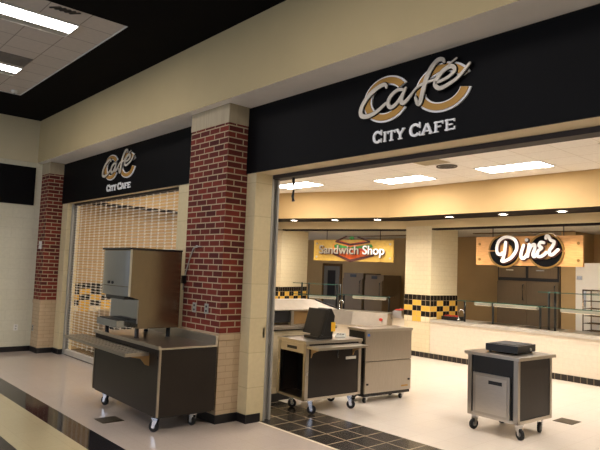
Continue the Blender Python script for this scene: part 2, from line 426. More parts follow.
def letter(bm, ch, x, z, w, h, y0, y1):
    if ch == 'C':
        bm.ring(x+w*.5, z+h*.5, (w*.5, h*.52), (w*.27, h*.33), 38, 322, y0, y1, 28)
        bm.ribbon([(x+w*.93, z+h*.66), (x+w*.93, z+h*.98)], w*.14, y0, y1, smooth=False)
        bm.ribbon([(x+w*.93, z+h*.04), (x+w*.93, z+h*.3)], w*.1, y0, y1, smooth=False)
        return
    for i, st in enumerate(LET[ch]):
        vert = abs(st[0][0]-st[1][0])*w < abs(st[0][1]-st[1][1])*h and abs(st[0][1]-st[1][1]) > .4
        th = .022 if vert else .012
        (ax, az), (bx_, bz) = st
        p = [(x+ax*w, z+az*h), (x+bx_*w, z+bz*h)]
        dx, dz = p[1][0]-p[0][0], p[1][1]-p[0][1]; l = math.hypot(dx, dz); nx, nz = -dz/l*th/2, dx/l*th/2
        bm.extr([(p[0][0]+nx, p[0][1]+nz), (p[0][0]-nx, p[0][1]-nz), (p[1][0]-nx, p[1][1]-nz), (p[1][0]+nx, p[1][1]+nz)], 'y', y0-.0003*i, y1)

def cafe_logo(t):
    """gold C rings with white borders, silver script and the small capitals below; local origin between the rings"""
    for cx, cz, rx, rz, a0, a1 in ((-.323, .018, .283, .222, 32, 392-64+0), (.31, .0, .292, .218, 22, 346)):
        b = MB(); b.ring(cx, cz, (rx, rz), (rx*.63, rz*.60), a0, a1, -.036, -.02, 56); b.build('ring_border', M_WHITEL, t)
        b = MB(); b.ring(cx, cz, (rx*.93, rz*.92), (rx*.68, rz*.66), a0+1, a1-1, -.046, -.034, 56); b.build('gold_ring', M_GOLD, t)
    off = (-.645, -3.43)
    S = dict(
        c=[(0.345, 3.55), (0.32, 3.585), (0.228, 3.567), (0.108, 3.502), (0.033, 3.407), (0.036, 3.335), (0.115, 3.312), (0.224, 3.336), (0.345, 3.40)],
        a=[(0.555, 3.483), (0.485, 3.497), (0.403, 3.457), (0.369, 3.393), (0.407, 3.347), (0.482, 3.381), (0.571, 3.491)],
        a2=[(0.575, 3.50), (0.534, 3.418), (0.532, 3.368), (0.58, 3.372), (0.66, 3.44)],
        f=[(0.985, 3.64), (0.965, 3.668), (0.915, 3.669), (0.853, 3.619), (0.802, 3.537), (0.764, 3.417), (0.738, 3.328), (0.712, 3.325), (0.686, 3.387)],
        fbar=[(0.645, 3.43), (0.734, 3.487), (0.92, 3.508)],
        e=[(0.9, 3.47), (1.017, 3.492), (1.092, 3.538), (1.065, 3.583), (0.995, 3.573), (0.925, 3.518), (0.895, 3.462), (0.937, 3.418), (1.018, 3.427), (1.136, 3.479), (1.238, 3.57)],
        acc=[(1.035, 3.607), (1.11, 3.643)])
    W = dict(c=.041, a=.035, a2=.035, f=.04, fbar=.022, e=.034, acc=.024)
    sh = MB(); sc = MB()
    for i, (k, pts) in enumerate(S.items()):
        p = [(x+off[0], z+off[1]) for x, z in pts]
        w = W[k]
        f = (lambda w: (lambda q: w*(.55+.6*math.sin(PI*min(1, max(0, q)))**.7)))(w)
        sc.ribbon(p, f, -.062-.0005*i, -.052)
        f2 = (lambda w: (lambda q: w*(.55+.6*math.sin(PI*min(1, max(0, q)))**.7)+.018))(w)
        sh.ribbon(p, f2, -.0515-.0003*i, -.047)
    sh.build('script_shadow', M_FASCIA, t)
    sc.build('script_lettering', M_SILVERL, t)
    b = MB()
    for ch, x0, x1, h in (('C', 0, .112, .118), ('I', .128, .172, .1), ('T', .182, .275, .1), ('Y', .279, .385, .1), ('C', .437, .56, .118), ('A', .568, .69, .1), ('F', .705, .8, .1), ('E', .817, .92, .1)):
        letter(b, ch, -.478+x0, -.392, x1-x0, h, -.034, -.018)
    b.build('capital_lettering', M_WHITEL, t)
def sign_board(x0, x1, xc, label):
    t = thing('sign_board', label, 'sign', (xc, 0, 3.43))
    b = MB(); b.box(x0-xc, x1-xc, -.02, 0, ZB-3.43, ZT-3.43-.012); b.build('fascia_board', M_FASCIA, t)
    return t
s_near = sign_board(-1.88, 5.6, .645, 'black sign board with gold and silver cafe logo over the wide open entrance')
cafe_logo(s_near)
s_far = sign_board(-8.12, -2.73, -5.485, 'black sign board with the same logo over the closed roll-down grille')
for ch in list(s_near.children):
    if not ch.name.startswith('fascia_board'):
        c = ch.copy(); COL.objects.link(c); c.parent = s_far

# ------------------------------------------------------------------ rolling grilles
g = thing('rolling_grille', 'closed aluminium roll-down grille with open links in the left storefront', 'grille', (-7.745, .12, 0))
GW = 4.17
rod = MB(); rod.tube([(.01, 0, 0), (GW-.01, 0, 0)], .0055, 6); rod0 = rod.build('rod', M_GRILLE, g); rod0.location = (0, 0, .22)
n_rods = 54; pitch = .0505
for k in range(1, n_rods):
    c = rod0.copy(); COL.objects.link(c); c.location = (0, 0, .22+k*pitch)
ch = MB()
for k in range(n_rods):
    z = .195+k*pitch
    ch.box(-.009 if k % 2 else -.013, .013 if k % 2 else .009, -.010, .010, z+.006, z+pitch*.80)
lc0 = ch.build('link_chain', M_GRILLE, g); lc0.location = (.12, 0, 0)
for k in range(1, 19):
    c = lc0.copy(); COL.objects.link(c); c.location = (.12+k*.222, 0, 0)
bx('bottom_bar', M_GRILLE, g, 0, GW, -.025, .025, .012, .105)
bx('bottom_gasket', M_RUBBER, g, 0, GW, -.018, .018, 0, .012)
b = MB()
for k in range(18): b.box(.14+k*.222, .32+k*.222, -.006, .006, .105, .12)
b.build('bottom_hinge', M_GRILLE, g)
b = MB(); b.box(-.07, -.055, -.045, .045, 0, ZB); b.box(-.055, .0, -.045, -.03, 0, ZB); b.box(-.055, .0, .03, .045, 0, ZB); b.build('guide_rail', M_RAIL, g)
b = MB(); b.box(GW+.0, GW+.06, -.045, -.03, 0, ZB); b.box(GW+.0, GW+.06, .03, .045, 0, ZB); b.build('guide_rail', M_RAIL, g)
bx('lintel_slot', M_TRACKDARK, g, -.05, GW+.05, -.03, .1, ZB-.03, ZB)

g2 = thing('rolling_grille', 'raised grille of the wide entrance: only guide rail and dark slot showing', 'grille', (-1.70, .2, 0))
b = MB(); b.box(-.06, -.045, .052, .17, 0, ZB); b.box(-.045, .004, .052, .078, 0, ZB); b.box(-.045, -.0, .145, .17, 0, ZB)
b.build('guide_rail', M_RAIL, g2)
b = MB(); b.box(-.1, 6.0, .055, .215, ZB-.045, ZB+.35); b.build('lintel_slot', M_TRACKDARK, g2)
b = MB(); b.tube([(.3, .13, ZB-.045), (.305, .13, ZB-.10)], .018, 8); b.tube([(.305, .13, ZB-.09), (.32, .128, ZB-.16), (.315, .128, ZB-.2), (.30, .13, ZB-.27), (.315, .13, ZB-.33)], [.012, .016, .011, .018, .02], 8)
o = b.build('pull_strap', M_BLACK); o.location = (-1.70, .2, 0); tag(o, 'black pull strap dangling from the raised grille slot', 'strap')
bx('lock_box', M_GREYPLATE, g2, -.018, .0, .0, .03, .98, 1.1)

# ------------------------------------------------------------------ cafe shell
b = MB(); b.box(-8.6, 5.6, .45, 6.7, ZIC, ZIC+.04); struct(b.build('ceiling_cafe', M_CEILT, uvoff=(-1.595, 4.5)))
b = MB(); b.box(-8.6, 5.6, .25, .45, ZB+.31, ZIC+.1); struct(b.build('wall_front_inner', M_HEADER))
# yellow soffit that follows the counters, dark underside
sA = sd(0, .86); sE = (-7.75, 4.49); sB = (-4.41, 5.71)
b = MB()
for poly in ([(-8.42, .45), (-7.75, .45), sE, (-8.42, 5.16)], [sE, sB, O20, (-8.42, 5.166)], [sB, (5.6, 5.71), (5.6, D), O20]):
    b.prism(poly, ZS, ZIC)
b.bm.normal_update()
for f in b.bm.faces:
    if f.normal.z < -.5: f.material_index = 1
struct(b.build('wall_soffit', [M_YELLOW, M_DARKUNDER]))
# tan beam under it and black edge
b = MB()
for poly in ([O20, (5.6, D), (5.6, D+.2), (O20[0], D+.2)], [sd(4.04, 0), O20, (O20[0], D+.2), sd(4.04, -.2)]):
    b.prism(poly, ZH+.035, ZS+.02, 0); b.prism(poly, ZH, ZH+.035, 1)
struct(b.build('wall_beam', [M_BEAM, M_DARKUNDER]))
# left wall with tile band
b = MB(); b.box(-8.6, -8.42, .25, 5.3, 0, ZIC+.1); struct(b.build('wall_cafe_left', M_LEFTWALL))
b = MB(); b.box(-8.42, -8.41, .45, 5.1, .7675, 1.365)
struct(b.build('trim_1', M_BAND, uvoff=(.33, .7675)))
# kitchen
b = MB(); b.box(-12.2, 5.6, 9.6, 9.8, 0, 3.2); b.box(-1.955, -1.64, 8.66, 9.6, 0, 2.87); b.box(-12.2, -12.0, 5, 9.8, 0, 3.2); struct(b.build('wall_kitchen', M_KWALL))
b = MB(); b.prism([(-12.2, 5.2), sd(4.04, -.2), (O20[0], D+.2), (5.6, D+.2), (5.6, 9.8), (-12.2, 9.8)], 2.87, 2.92); struct(b.build('ceiling_kitchen', M_KCEIL))

# interior pillars
def tiled_pillar(name, poly, label, ztop):
    t = thing(name, label, 'pillar', (poly[0][0], poly[0][1], 0))
    P = [(x-poly[0][0], y-poly[0][1]) for x, y in poly]
    b = MB(); b.prism(P, 0, ztop); b.build('tile_shaft', M_CREAMTILE, t)
    cx = sum(p[0] for p in P)/len(P); cy = sum(p[1] for p in P)/len(P)
    Q = [(cx+(x-cx)*1.02, cy+(y-cy)*1.02) for x, y in P]
    b = MB(); b.prism(Q, .7675, 1.365); b.build('checker_band', M_BAND, t, uvoff=(-.008, .7675))
    b = MB(); b.prism(Q, 0, .115); b.build('base_tile', M_BASETILE, t)
tiled_pillar('tiled_pillar', [(-4.585, D), (-3.876, D), (-3.876, 7.58), (-4.585, 7.58)], 'cream tiled pillar between the two hanging food signs', 2.9)
tiled_pillar('tiled_pillar', [sd(4.05, 0), sd(3.3, 0), sd(3.3, -1.45), sd(4.05, -1.45)], 'cream tiled pillar left of the sandwich counter, behind the grille jamb', 2.9)

# ------------------------------------------------------------------ ceiling lights, vents
def panel_light(name, x, y, z, lx, ly, m, label, group):
    t = thing(name, label, 'ceiling light', (x, y, z), 0, group)
    b = MB()
    f = .022
    b.box(-lx/2, lx/2, -ly/2, -ly/2+f, -.012, 0); b.box(-lx/2, lx/2, ly/2-f, ly/2, -.012, 0)
    b.box(-lx/2, -lx/2+f, -ly/2+f, ly/2-f, -.012, 0); b.box(lx/2-f, lx/2, -ly/2+f, ly/2-f, -.012, 0)
    b.build('frame', M_PLATE, t)
    bx('diffuser', m, t, -lx/2+f, lx/2-f, -ly/2+f, ly/2-f, -.008, -.001)
    return t
for x, y, lab in ((-3.27, 4.78, 'middle ceiling light of the cafe, above the sandwich sign end'), (-.99, 4.78, 'ceiling light of the cafe nearest the diner sign'),
                  (-5.64, 4.1, 'leftmost cafe ceiling light, behind the dangling black strap'), (1.3, 4.12, 'cafe ceiling light cut by the right edge of the photo'),
                  (-5.6, 1.6, 'unseen cafe light added behind the fascia, left'), (-2.0, 1.6, 'unseen cafe light added behind the fascia, middle'), (1.6, 1.6, 'unseen cafe light added behind the fascia, right')):  # this last row is never in view, added to light the cafe
    panel_light('ceiling_light', x, y, ZIC, 1.16, .56, M_LIGHT, lab, 'cafe ceiling lights')
def troffer(x, y, label):
    t = thing('ceiling_light', label, 'ceiling light', (x, y, ZC+.02), 0, 'hall ceiling lights')
    lx, ly = .47, 1.22
    b = MB(); f = .012
    b.box(-lx/2, lx/2, -ly/2, -ly/2+f, -.022, 0); b.box(-lx/2, lx/2, ly/2-f, ly/2, -.022, 0)
    b.box(-lx/2, -lx/2+f, -ly/2+f, ly/2-f, -.022, 0); b.box(lx/2-f, lx/2, -ly/2+f, ly/2-f, -.022, 0)
    b.build('frame', M_PLATE, t)
    bx('diffuser', M_HLIGHT, t, -lx/2+.15, lx/2-f, -ly/2+f, ly/2-f, -.012, -.002)
    b = MB(); b.extr([(-lx/2+f, -.001), (-lx/2+f, -.02), (-lx/2+.07, -.016), (-lx/2+.15, -.008), (-lx/2+.15, -.001)], 'y', -ly/2+f, ly/2-f); b.build('reflector', M_GREYPLATE, t)
troffer(-3.335, -2.32, 'larger bright ceiling light at the top left of the photo')
troffer(-5.545, -2.32, 'lower ceiling light cut by the left edge of the photo')
for x, y in ((-5.545, -5.0), (-3.335, -5.0), (.2, -2.4), (2.6, -2.4), (.2, -5), (2.6, -5)):  # extra troffers out of view, added to light the hall
    troffer(x, y, 'unseen hall light added outside the frame')
def vent(x, y, z, w, d, n, m, name, label):
    t = thing(name, label, 'vent', (x, y, z))
    bx('frame', m, t, -w/2, w/2, -d/2, d/2, -.008, 0)
    for k in range(n):
        yy = -d/2+.03+(d-.06)*k/max(1, n-1)
        b = MB(); b.box(-w/2+.03, w/2-.03, yy-.008, yy+.008, -.014, -.008); b.build('slat', m, t)
vent(-1.815, 3.53, ZIC, .5, .57, 6, M_BEIGEPANEL, 'ceiling_vent', 'flat beige air panel in the cafe ceiling behind the fascia')
t = thing('air_vent', 'small round-louvred ceiling vent beside the beige air panel', 'vent', (-1.80, 4.06, ZIC))
for i, r_ in enumerate((.15, .1, .05)):
    b = MB(); b.tube([(r_*math.cos(2*PI*k/24)*1.15, r_*math.sin(2*PI*k/24), -.012-.006*i) for k in range(25)], .012, 6, cap=False); b.build('louvre', M_PANEL, t)
bx('neck', M_TRACKDARK, t, -.12, .12, -.1, .1, -.004, 0)
vent(-5.03, -2.02, ZC+.02, .44, .6, 8, M_PANEL, 'air_return', 'dark grey air return panel beside the lower hall light')
t = thing('slot_diffuser', 'dark slotted air diffuser at the edge of the white ceiling bay', 'vent', (-2.80, -2.0, ZC+.02))
for k in range(5):
    b = MB(); b.box(-.07, .07, -.012, .012, -.01, -.001); o = b.build('slot', M_BLACK, t); o.location = (0, -.1+k*.055, 0); o.rotation_euler = (0, 0, R(40))
t = thing('smoke_detector', 'small round smoke detector at the corner of the white ceiling bay', 'detector', (-6.68, -1.44, ZC+.02))
b = MB(); b.tube([(0, 0, -.001), (0, 0, -.03), (0, 0, -.045)], [.06, .055, .03], 16); b.build('housing', M_PLATE, t)
b = MB(); b.tube([(0, 0, -.045), (0, 0, -.06)], .018, 10); b.build('sensor_dome', M_GREYPLATE, t)

# downlights under the soffit
def downlight(x, y, label, power=75):
    t = thing('downlight', label, 'downlight', (x, y, ZS), 0, 'recessed downlights under the soffit')
    b = MB()
    n = 20
    for k in range(n):
        a, c = 2*PI*k/n, 2*PI*(k+1)/n
        def P(r_, z, q): return (r_*math.cos(q), r_*math.sin(q), z)
        b.quad([P(.085, -.012, a), P(.085, -.012, c), P(.105, -.004, c), P(.105, -.004, a)]); b.quad([P(.085, -.012, a), P(.07, -.004, a), P(.07, -.004, c), P(.085, -.012, c)])
    b.build('trim_ring', M_PLATE, t)
    b = MB(); b.tube([(0, 0, -.008), (0, 0, -.002)], .072, 20); b.build('lamp', M_LAMP, t)
    ld = bpy.data.lights.new('downlight_beam', 'SPOT'); ld.energy = power; ld.color = (1, .87, .68); ld.spot_size = R(95); ld.spot_blend = .6; ld.shadow_soft_size = .06
    lo = bpy.data.objects.new('downlight_beam', ld); COL.objects.link(lo); lo.parent = t; lo.location = (0, 0, -.03)
places = [(-3.135, 'at the left end of the diner line, right of the tiled pillar'), (-1.925, 'above the left half of the diner sign'), (-.79, 'above the right half of the diner sign')]
for x, lab in places: downlight(x, 6.13, 'bright recessed downlight '+lab)
downlight(.38, 6.13, 'recessed downlight right of the photo edge')
for s, lab in ((.55, 'above the right end of the sandwich sign, by the pillar'), (1.62, 'above the left half of the sandwich sign'), (2.73, 'above the sandwich counter, nearest the entrance jamb')):
    p = sd(s, .43); downlight(p[0], p[1], 'bright recessed downlight '+lab)

# ------------------------------------------------------------------ hanging signs
# diner sign: maple board, two dark discs with gold rims, white script
t = thing('hanging_sign', 'wooden hanging sign with white Diner script on two dark rings', 'sign', (-1.70, 6.62, 2.343))
bx('board', M_WOOD, t, -1.08, 1.08, -.03, .03, -.285, .285, .004)
for cx, gap0, gap1 in ((-.435, 183, 537), (.405, 3, 357)):
    rx, rz = .35, .335
    b = MB(); b.ring(cx, 0, (rx, rz), (rx*.9, rz*.9), gap0, gap1, -.06, -.03, 56); b.build('gold_rim', M_GOLDDARK, t)
    b = MB(); b.ring(cx, 0, (rx*.905, rz*.905), (rx*.5, rz*.47), gap0, gap1, -.05, -.031, 56); b.build('dark_ring', M_FASCIA, t)
    b = MB(); b.ring(cx, 0, (rx*.5, rz*.47), (rx*.43, rz*.4), gap0, gap1, -.054, -.031, 56); b.build('inner_rim', M_GOLDDARK, t)
sc, sh = MB(), MB()
STR = [[(-.35, .16), (-.365, .0), (-.40, -.14), (-.43, -.19), (-.36, -.19), (-.22, -.12), (-.11, .03), (-.13, .18), (-.24, .25), (-.38, .255), (-.50, .18), (-.545, .06), (-.53, -.04), (-.46, -.07), (-.42, -.04)],
       [(.05, .085), (.0, -.04), (.0, -.11), (.06, -.12), (.13, -.05)], [(.105, .165), (.11, .17)],
       [(.165, .095), (.135, -.09)], [(.15, -.03), (.2, .06), (.26, .095), (.285, .05), (.245, -.06), (.275, -.095), (.34, -.04)],
       [(.46, .12), (.40, .125), (.365, .075), (.42, .04), (.36, .0), (.325, -.06), (.37, -.095), (.45, -.075), (.51, -.03)],
       [(.505, .19), (.52, .225), (.555, .215), (.6, .16), (.665, .13), (.63, .06), (.575, .0), (.585, -.06), (.64, -.06), (.74, .01)]]
for i, p in enumerate(STR):
    p = [(x*.97-.055, z*1.05) if i == 0 else (x*.97-.065, -.03+(z+.03)*1.22) for x, z in p]
    sc.ribbon(p, .058, -.092-.0008*i, -.075); sh.ribbon([(x+.012, z-.012) for x, z in p], .086, -.073-.0006*i, -.056)
sh.build('script_shadow', M_BROWN, t); sc.build('script_lettering', M_WHITEL, t)
for x in (-.72, .72):
    b = MB(); b.tube([(x, 0, .28), (x, 0, 2.83-2.343)], .009, 8); b.build('hanger_rod', M_BLACK, t)
for x in (-1.0, 1.0):
    for z in (-.17, .14):
        b = MB(); b.disc(x, z, .028, .028, -.04, -.029, 14); b.build('bolt_head', M_GOLDDARK, t)

# sandwich sign: mustard panel, sandwich drawing, metal letters
p = sd(1.36, -.08)
t = thing('hanging_sign', 'mustard hanging sign with a sandwich drawing and Sandwich Shop letters', 'sign', (p[0], p[1], 2.33), 20)
bx('panel', M_SIGNY, t, -1.04, 1.04, -.025, .025, -.26, .255, .004)
def art(name, m, polys, y):
    b = MB()
    for q in polys: b.extr(q, 'y', y-.008, y)
    return b.build(name, m, t)
# coordinates: metres on the sign face
art('bread_bottom', M_BROWN, [[(-.52, -.1), (-.05, -.285), (.56, -.13), (.56, -.08), (-.05, -.215), (-.50, -.05)]], -.03)
art('filling', M_ORANGE, [[(-.5, .15), (-.05, .06), (.5, .15), (.46, -.09), (-.05, -.236), (-.5, -.055)], [(-.47, -.06), (-.05, -.235), (.44, -.1), (.34, -.02), (-.40, -.02)], [(-.43, .19), (-.05, .1), (.43, .19), (.30, .235), (-.05, .17), (-.3, .235)], [(-.4, .12), (-.05, .05), (.4, .12), (.4, .15), (-.05, .1), (-.4, .15)]], -.026)
art('tomato', M_RED, [[(-.42, .0), (.4, .0), (.36, .09), (-.05, .03), (-.38, .09)]], -.028)
art('lettuce', M_GREEN, [[(-.48, .07), (-.36, .03), (-.25, .06), (-.12, .03), (-.05, .07), (.1, .03), (.2, .06), (.34, .03), (.53, .09), (.5, .155), (.38, .14), (.22, .12), (-.05, .085), (-.25, .12), (-.4, .15), (-.48, .13)], [(-.09, .29), (-.03, .26), (.05, .28), (.03, .33), (-.04, .345)]], -.034)
art('bread_top', M_BROWN, [[(-.46, .2), (-.44, .235), (-.16, .355), (-.12, .335), (-.36, .225), (-.05, .165), (.45, .225), (.46, .19), (-.05, .115)], [(.14, .345), (.46, .235), (.46, .2), (.12, .315)]], -.038)
def text_mesh(name, s, width, height, x0, z0, y, m, parent):
    cu = bpy.data.curves.new(name, 'FONT'); cu.body = s; cu.size = 1; cu.extrude = .02; cu.offset = .012
    ob = bpy.data.objects.new('tmp_text', cu); COL.objects.link(ob)
    dg = bpy.context.evaluated_depsgraph_get(); dg.update()
    me = bpy.data.meshes.new_from_object(ob.evaluated_get(dg))
    bpy.data.objects.remove(ob)
    xs = [v.co.x for v in me.vertices]; capz = .73
    sx = width/(max(xs)-min(xs)); xm = min(xs)
    for v in me.vertices:
        x, zz, dd = v.co.x, v.co.y, v.co.z
        v.co = (x0+(x-xm)*sx, y-dd*.5, z0+zz*height/capz)
    me.materials.clear(); me.materials.append(m)
    me.flip_normals()
    me.name = name
    o = bpy.data.objects.new(name, me); COL.objects.link(o); o.parent = parent
    return o
for nm, y, m, dx in (('letter_shadow', -.05, M_BROWN, .014), ('word_lettering', -.075, M_WHITEL, 0)):
    text_mesh(nm, 'Sandwich', 1.05, .215, -.87+dx, -.085-dx, y, m if nm == 'letter_shadow' else M_PEWTER, t)
    text_mesh(nm, 'Shop', .55, .215, .285+dx, -.085-dx, y, m, t)
for x in (-.70, .70):
    b = MB(); b.tube([(x, 0, .25), (x, 0, 2.83-2.33)], .009, 8); b.build('hanger_rod', M_BLACK, t)
for x in (-.96, .96):
    for z in (-.17, .16):
        b = MB(); b.disc(x, z, .024, .024, -.034, -.024, 14); b.build('bolt_head', M_GREYPLATE, t)

# ------------------------------------------------------------------ casters and carts
WH = None
def caster(parent, x, y, h, rz=0, r=.062):
    b = MB()
    b.box(-.04, .04, -.035, .035, h-.012, h)
    b.box(-.028, .028, -.03, .03, h-.03, h-.012)
    for s in (-1, 1):
        b.extr([(-.028, h-.03), (.028, h-.03), (.038, r-.012), (.008, r-.012)], 'y', s*.022, s*.028)
    c = b.build('caster', M_CHROME, parent); c.location = (x, y, 0); c.rotation_euler = (0, 0, R(rz))
    b = MB(); b.tube([(.022, -.015, r), (.022, .015, r)], r, 22); b.bevel(.004, 1)
    b.build('wheel', M_RUBBER, c)
    b = MB(); b.tube([(.022, -.02, r), (.022, .02, r)], r*.42, 14); b.build('hub', M_GREYHUB, c)
    return c

# cart 1 : long dark beverage cart
W1, D1, Z0, Z1 = 1.84, .72, .175, .911
t = thing('serving_cart', 'long dark serving cart with steel top and tray slide, against the brick pillar', 'cart', (-3.70, -1.02, 0), -1.5)
bx('cabinet', M_LAMINATE, t, .02, W1-.02, .006, D1-.02, Z0, Z1-.02)
bx('end_panel', M_LAMINATE, t, W1-.02, W1-.002, .022, D1, Z0, Z1-.02)
bx('end_panel', M_LAMINATE, t, .002, .02, .022, D1, Z0, Z1-.02)
for x0 in (0, W1-.022):
    bx('corner_post', M_STEELV, t, x0, x0+.022, 0, .022, Z0, Z1-.02, .004)
bx('bottom_rail', M_BLACK, t, .03, W1-.03, .03, D1-.02, Z0-.02, Z0)
b = MB(); b.box(-.01, W1+.01, -.02, D1, Z1-.02, Z1); b.build('top', M_STEEL, t, .004)
bx('backsplash', M_STEEL, t, -.01, W1+.01, D1-.03, D1, Z1, Z1+.1, .004)
bx('front_curb', M_STEEL, t, -.01, W1+.005, -.02, .01, Z1, Z1+.018, .004)
b = MB(); b.box(-.26, W1-.20, -.30, -.025, Z1-.088, Z1-.072); b.box(-.26, W1-.20, -.305, -.29, Z1-.105, Z1-.068)
for k in range(3): b.box(-.26, W1-.20, -.24+k*.075, -.228+k*.075, Z1-.072, Z1-.062)
b.box(W1-.215, W1-.20, -.305, -.025, Z1-.105, Z1-.068); b.box(-.26, -.245, -.305, -.025, Z1-.105, Z1-.068)
b.build('tray_slide', M_STEEL, t)
for x0 in (.12, W1-.26):
    b = MB(); b.extr([(-.27, Z1-.09), (.018, Z1-.09), (.018, Z1-.23), (-.04, Z1-.21), (-.1, Z1-.14), (-.2, Z1-.12)], 'x', x0, x0+.012); b.build('slide_bracket', M_TAN, t)
b = MB(); b.tube([(W1-.06, -.005, Z1-.11), (W1-.06, .02, Z1-.11)], .02, 12); b.build('knob', M_BLACK, t)
for x, y, rz in ((.30, .08, 200), (W1-.10, .05, 215), (.30, D1-.13, 170), (W1-.12, D1-.20, 190)): caster(t, x, y, Z0-.02, rz, .057)

# ice and beverage dispenser standing on the cart
ICE = thing('ice_dispenser', 'tall stainless ice dispenser standing on the long dark cart', 'dispenser', (-3.53, -1.03, Z1), -1.5)
iw, idp, ih0, ih1 = .82, .68, .115, 1.065
b = MB()
b.extr([(0, ih1), (0, .50), (.13, .46), (.13, ih0), (idp, ih0), (idp, ih1)], 'x', 0, iw)
b.build('body', M_STEELDARK, ICE, .006)
# polished front door, slightly bowed
b = MB()
n = 10; P = []
for k in range(n+1):
    x = iw*(.0)+iw*k/n; P.append((x, -.006-.035*math.sin(PI*k/n)**.6))
b.prism(P+[(iw, .0), (0, .0)], .62, ih1-.015); b.build('front_door', M_FRONT, ICE)
b = MB(); b.prism([(x, y*.98) for x, y in P]+[(iw, .0), (0, .0)], .50, .612); b.build('control_panel', M_FRONT, ICE)
for x in (.28, .40):
    b = MB(); b.tube([(x, -.036, .655), (x, -.05, .655)], .018, 12); b.build('push_button', M_BLACK, ICE)
bx('nozzle_cover', M_BLACK, ICE, .10, iw-.15, .01, .12, .455, .50, .006)
bx('splash_panel', M_FRONT, ICE, .02, iw-.004, .115, .13, ih0+.06, .46)
b = MB(); b.box(0, iw-.2, -.05, .125, ih0, ih0+.085); b.build('drip_tray', M_FRONT, ICE, .008)
bx('drip_grid', M_BLACK, ICE, iw*.04, iw-.23, -.03, .11, ih0+.085, ih0+.092)
bx('top_trim', M_BLACK, ICE, -.004, iw+.004, -.03, idp+.004, ih1, ih1+.022)
bx('edge_trim', M_CHROME, ICE, iw-.004, iw+.004, -.012, .012, .50, ih1)
for x, y in ((.08, .06), (iw-.08, .16), (.08, idp-.08), (iw-.08, idp-.10)):
    b = MB(); b.tube([(x, y, 0), (x, y, .02), (x, y, ih0)], [.03, .024, .026], 12); b.build('leg', M_BLACK, ICE)

# water line clipped to the brick pillar
t = thing('water_line', 'grey water hose clipped to the wide brick pillar behind the dispenser', 'hose', (-2.36, YP-.012, 0))
b = MB(); b.tube([(.02, 0, 2.05), (-.10, 0, 2.05), (-.15, -.005, 2.03), (-.22, -.01, 1.9), (-.30, -.01, 1.72), (-.345, -.01, 1.62), (-.35, -.01, 1.5)], .008, 8); b.build('hose', M_GREYPLATE, t)
b = MB(); b.box(-.10, -.06, -.006, .012, 2.035, 2.065); b.build('clip', M_CHROME, t)
bx('valve', M_BLACK, t, -.37, -.31, -.03, .012, 1.58, 1.68, .006)
def outlet(x, y, z, rz, label, m=M_GREYPLATE):
    t = thing('wall_outlet', label, 'outlet', (x, y, z), rz)
    bx('cover_plate', m, t, -.04, .04, -.008, 0, -.06, .06, .003)
    for dz in (-.026, .026):
        b = MB(); b.disc(0, dz, .016, .014, -.012, -.008, 14); b.build('socket', M_BLACK if m is M_GREYPLATE else M_GREYPLATE, t)
outlet(-2.441, YP, 1.296, 0, 'left outlet box of two on the wide brick pillar')
outlet(-2.168, YP, 1.299, 0, 'right outlet box of two on the wide brick pillar')
outlet(XL, -.60, .47, 90, 'white wall outlet low on the left end wall', M_PLATE)
outlet(-8.45, YP, .46, 0, 'grey outlet on the painted base of the corner brick pillar')
t = thing('wall_switch', 'white switch box on the brick of the corner pillar', 'switch', (-8.31, YP, 2.11))
bx('housing', M_PLATE, t, -.045, .045, -.03, 0, -.075, .075, .006); bx('toggle', M_GREYPLATE, t, -.008, .008, -.042, -.03, -.02, .02)

# floor plates
def floor_plate(x, y, w, d, label):
    t = thing('floor_plate', label, 'floor plate', (x, y, 0))
    bx('frame', M_DRAIN, t, -w/2, w/2, -d/2, d/2, 0, .004)
    bx('lid', M_DRAIN, t, -w/2+.015, w/2-.015, -d/2+.015, d/2-.015, .004, .006)
floor_plate(-2.70, -1.21, .25, .25, 'square bronze floor plate in front of the long dark cart')
floor_plate(.46, 3.52, .25, .27, 'square bronze floor plate behind the small square cart')

# cart 2 : cashier cart
W2, D2, z0, z1 = .593, .954, .183, .918
t = thing('cashier_cart', 'open-sided cashier cart with dark panels and fold-down shelf', 'cart', (-2.167, .84, 0), -3.9)
for x, y in ((0, 0), (W2-.05, 0), (0, D2-.05), (W2-.05, D2-.05)):
    bx('corner_post', M_STEELV, t, x, x+.05, y, y+.05, z0, z1-.03, .005)
b = MB(); b.box(-.01, W2+.01, -.01, D2+.01, z1-.035, z1); b.build('top', M_STEEL, t, .006)
bx('bottom_shelf', M_STEEL, t, 0, W2, 0, D2, z0, z0+.03)
bx('side_panel', M_LAMINATE, t, W2-.022, W2-.008, .05, D2-.05, z0+.03, z1-.035)
bx('side_panel', M_LAMINATE, t, .008, .022, .05, D2-.05, z0+.03, z1-.035)
bx('back_panel', M_LAMINATE, t, .05, W2-.05, D2-.03, D2-.012, z0+.03, z1-.035)
bx('inner_panel', M_BLACK, t, .05, W2-.05, .30, .32, z0+.03, z1-.16)
dr = bx('drawer', M_STEEL, t, .053, W2-.053, .004, .32, z1-.155, z1-.04, .003)
bx('handle', M_BLACK, dr, .2, .40, -.002, .006, z1-.118, z1-.082)
b = MB(); b.box(W2+.012, W2+.24, .0, D2-.10, z1-.085, z1-.055); b.build('fold_shelf', M_STEEL, t, .006)
for y in (.08, D2-.16):
    b = MB(); b.extr([(W2, z1-.085), (W2+.2, z1-.085), (W2+.10, z1-.12), (W2+.03, z1-.15), (W2, z1-.21)], 'y', y, y+.012); b.build('shelf_bracket', M_TAN, t)
bx('latch', M_CHROME, t, W2-.008, W2+.01, .52, .54, z1-.23, z1-.09)
bx('name_plate', M_PLATE, t, W2-.008, W2-.004, .68, .86, z1-.26, z1-.225)
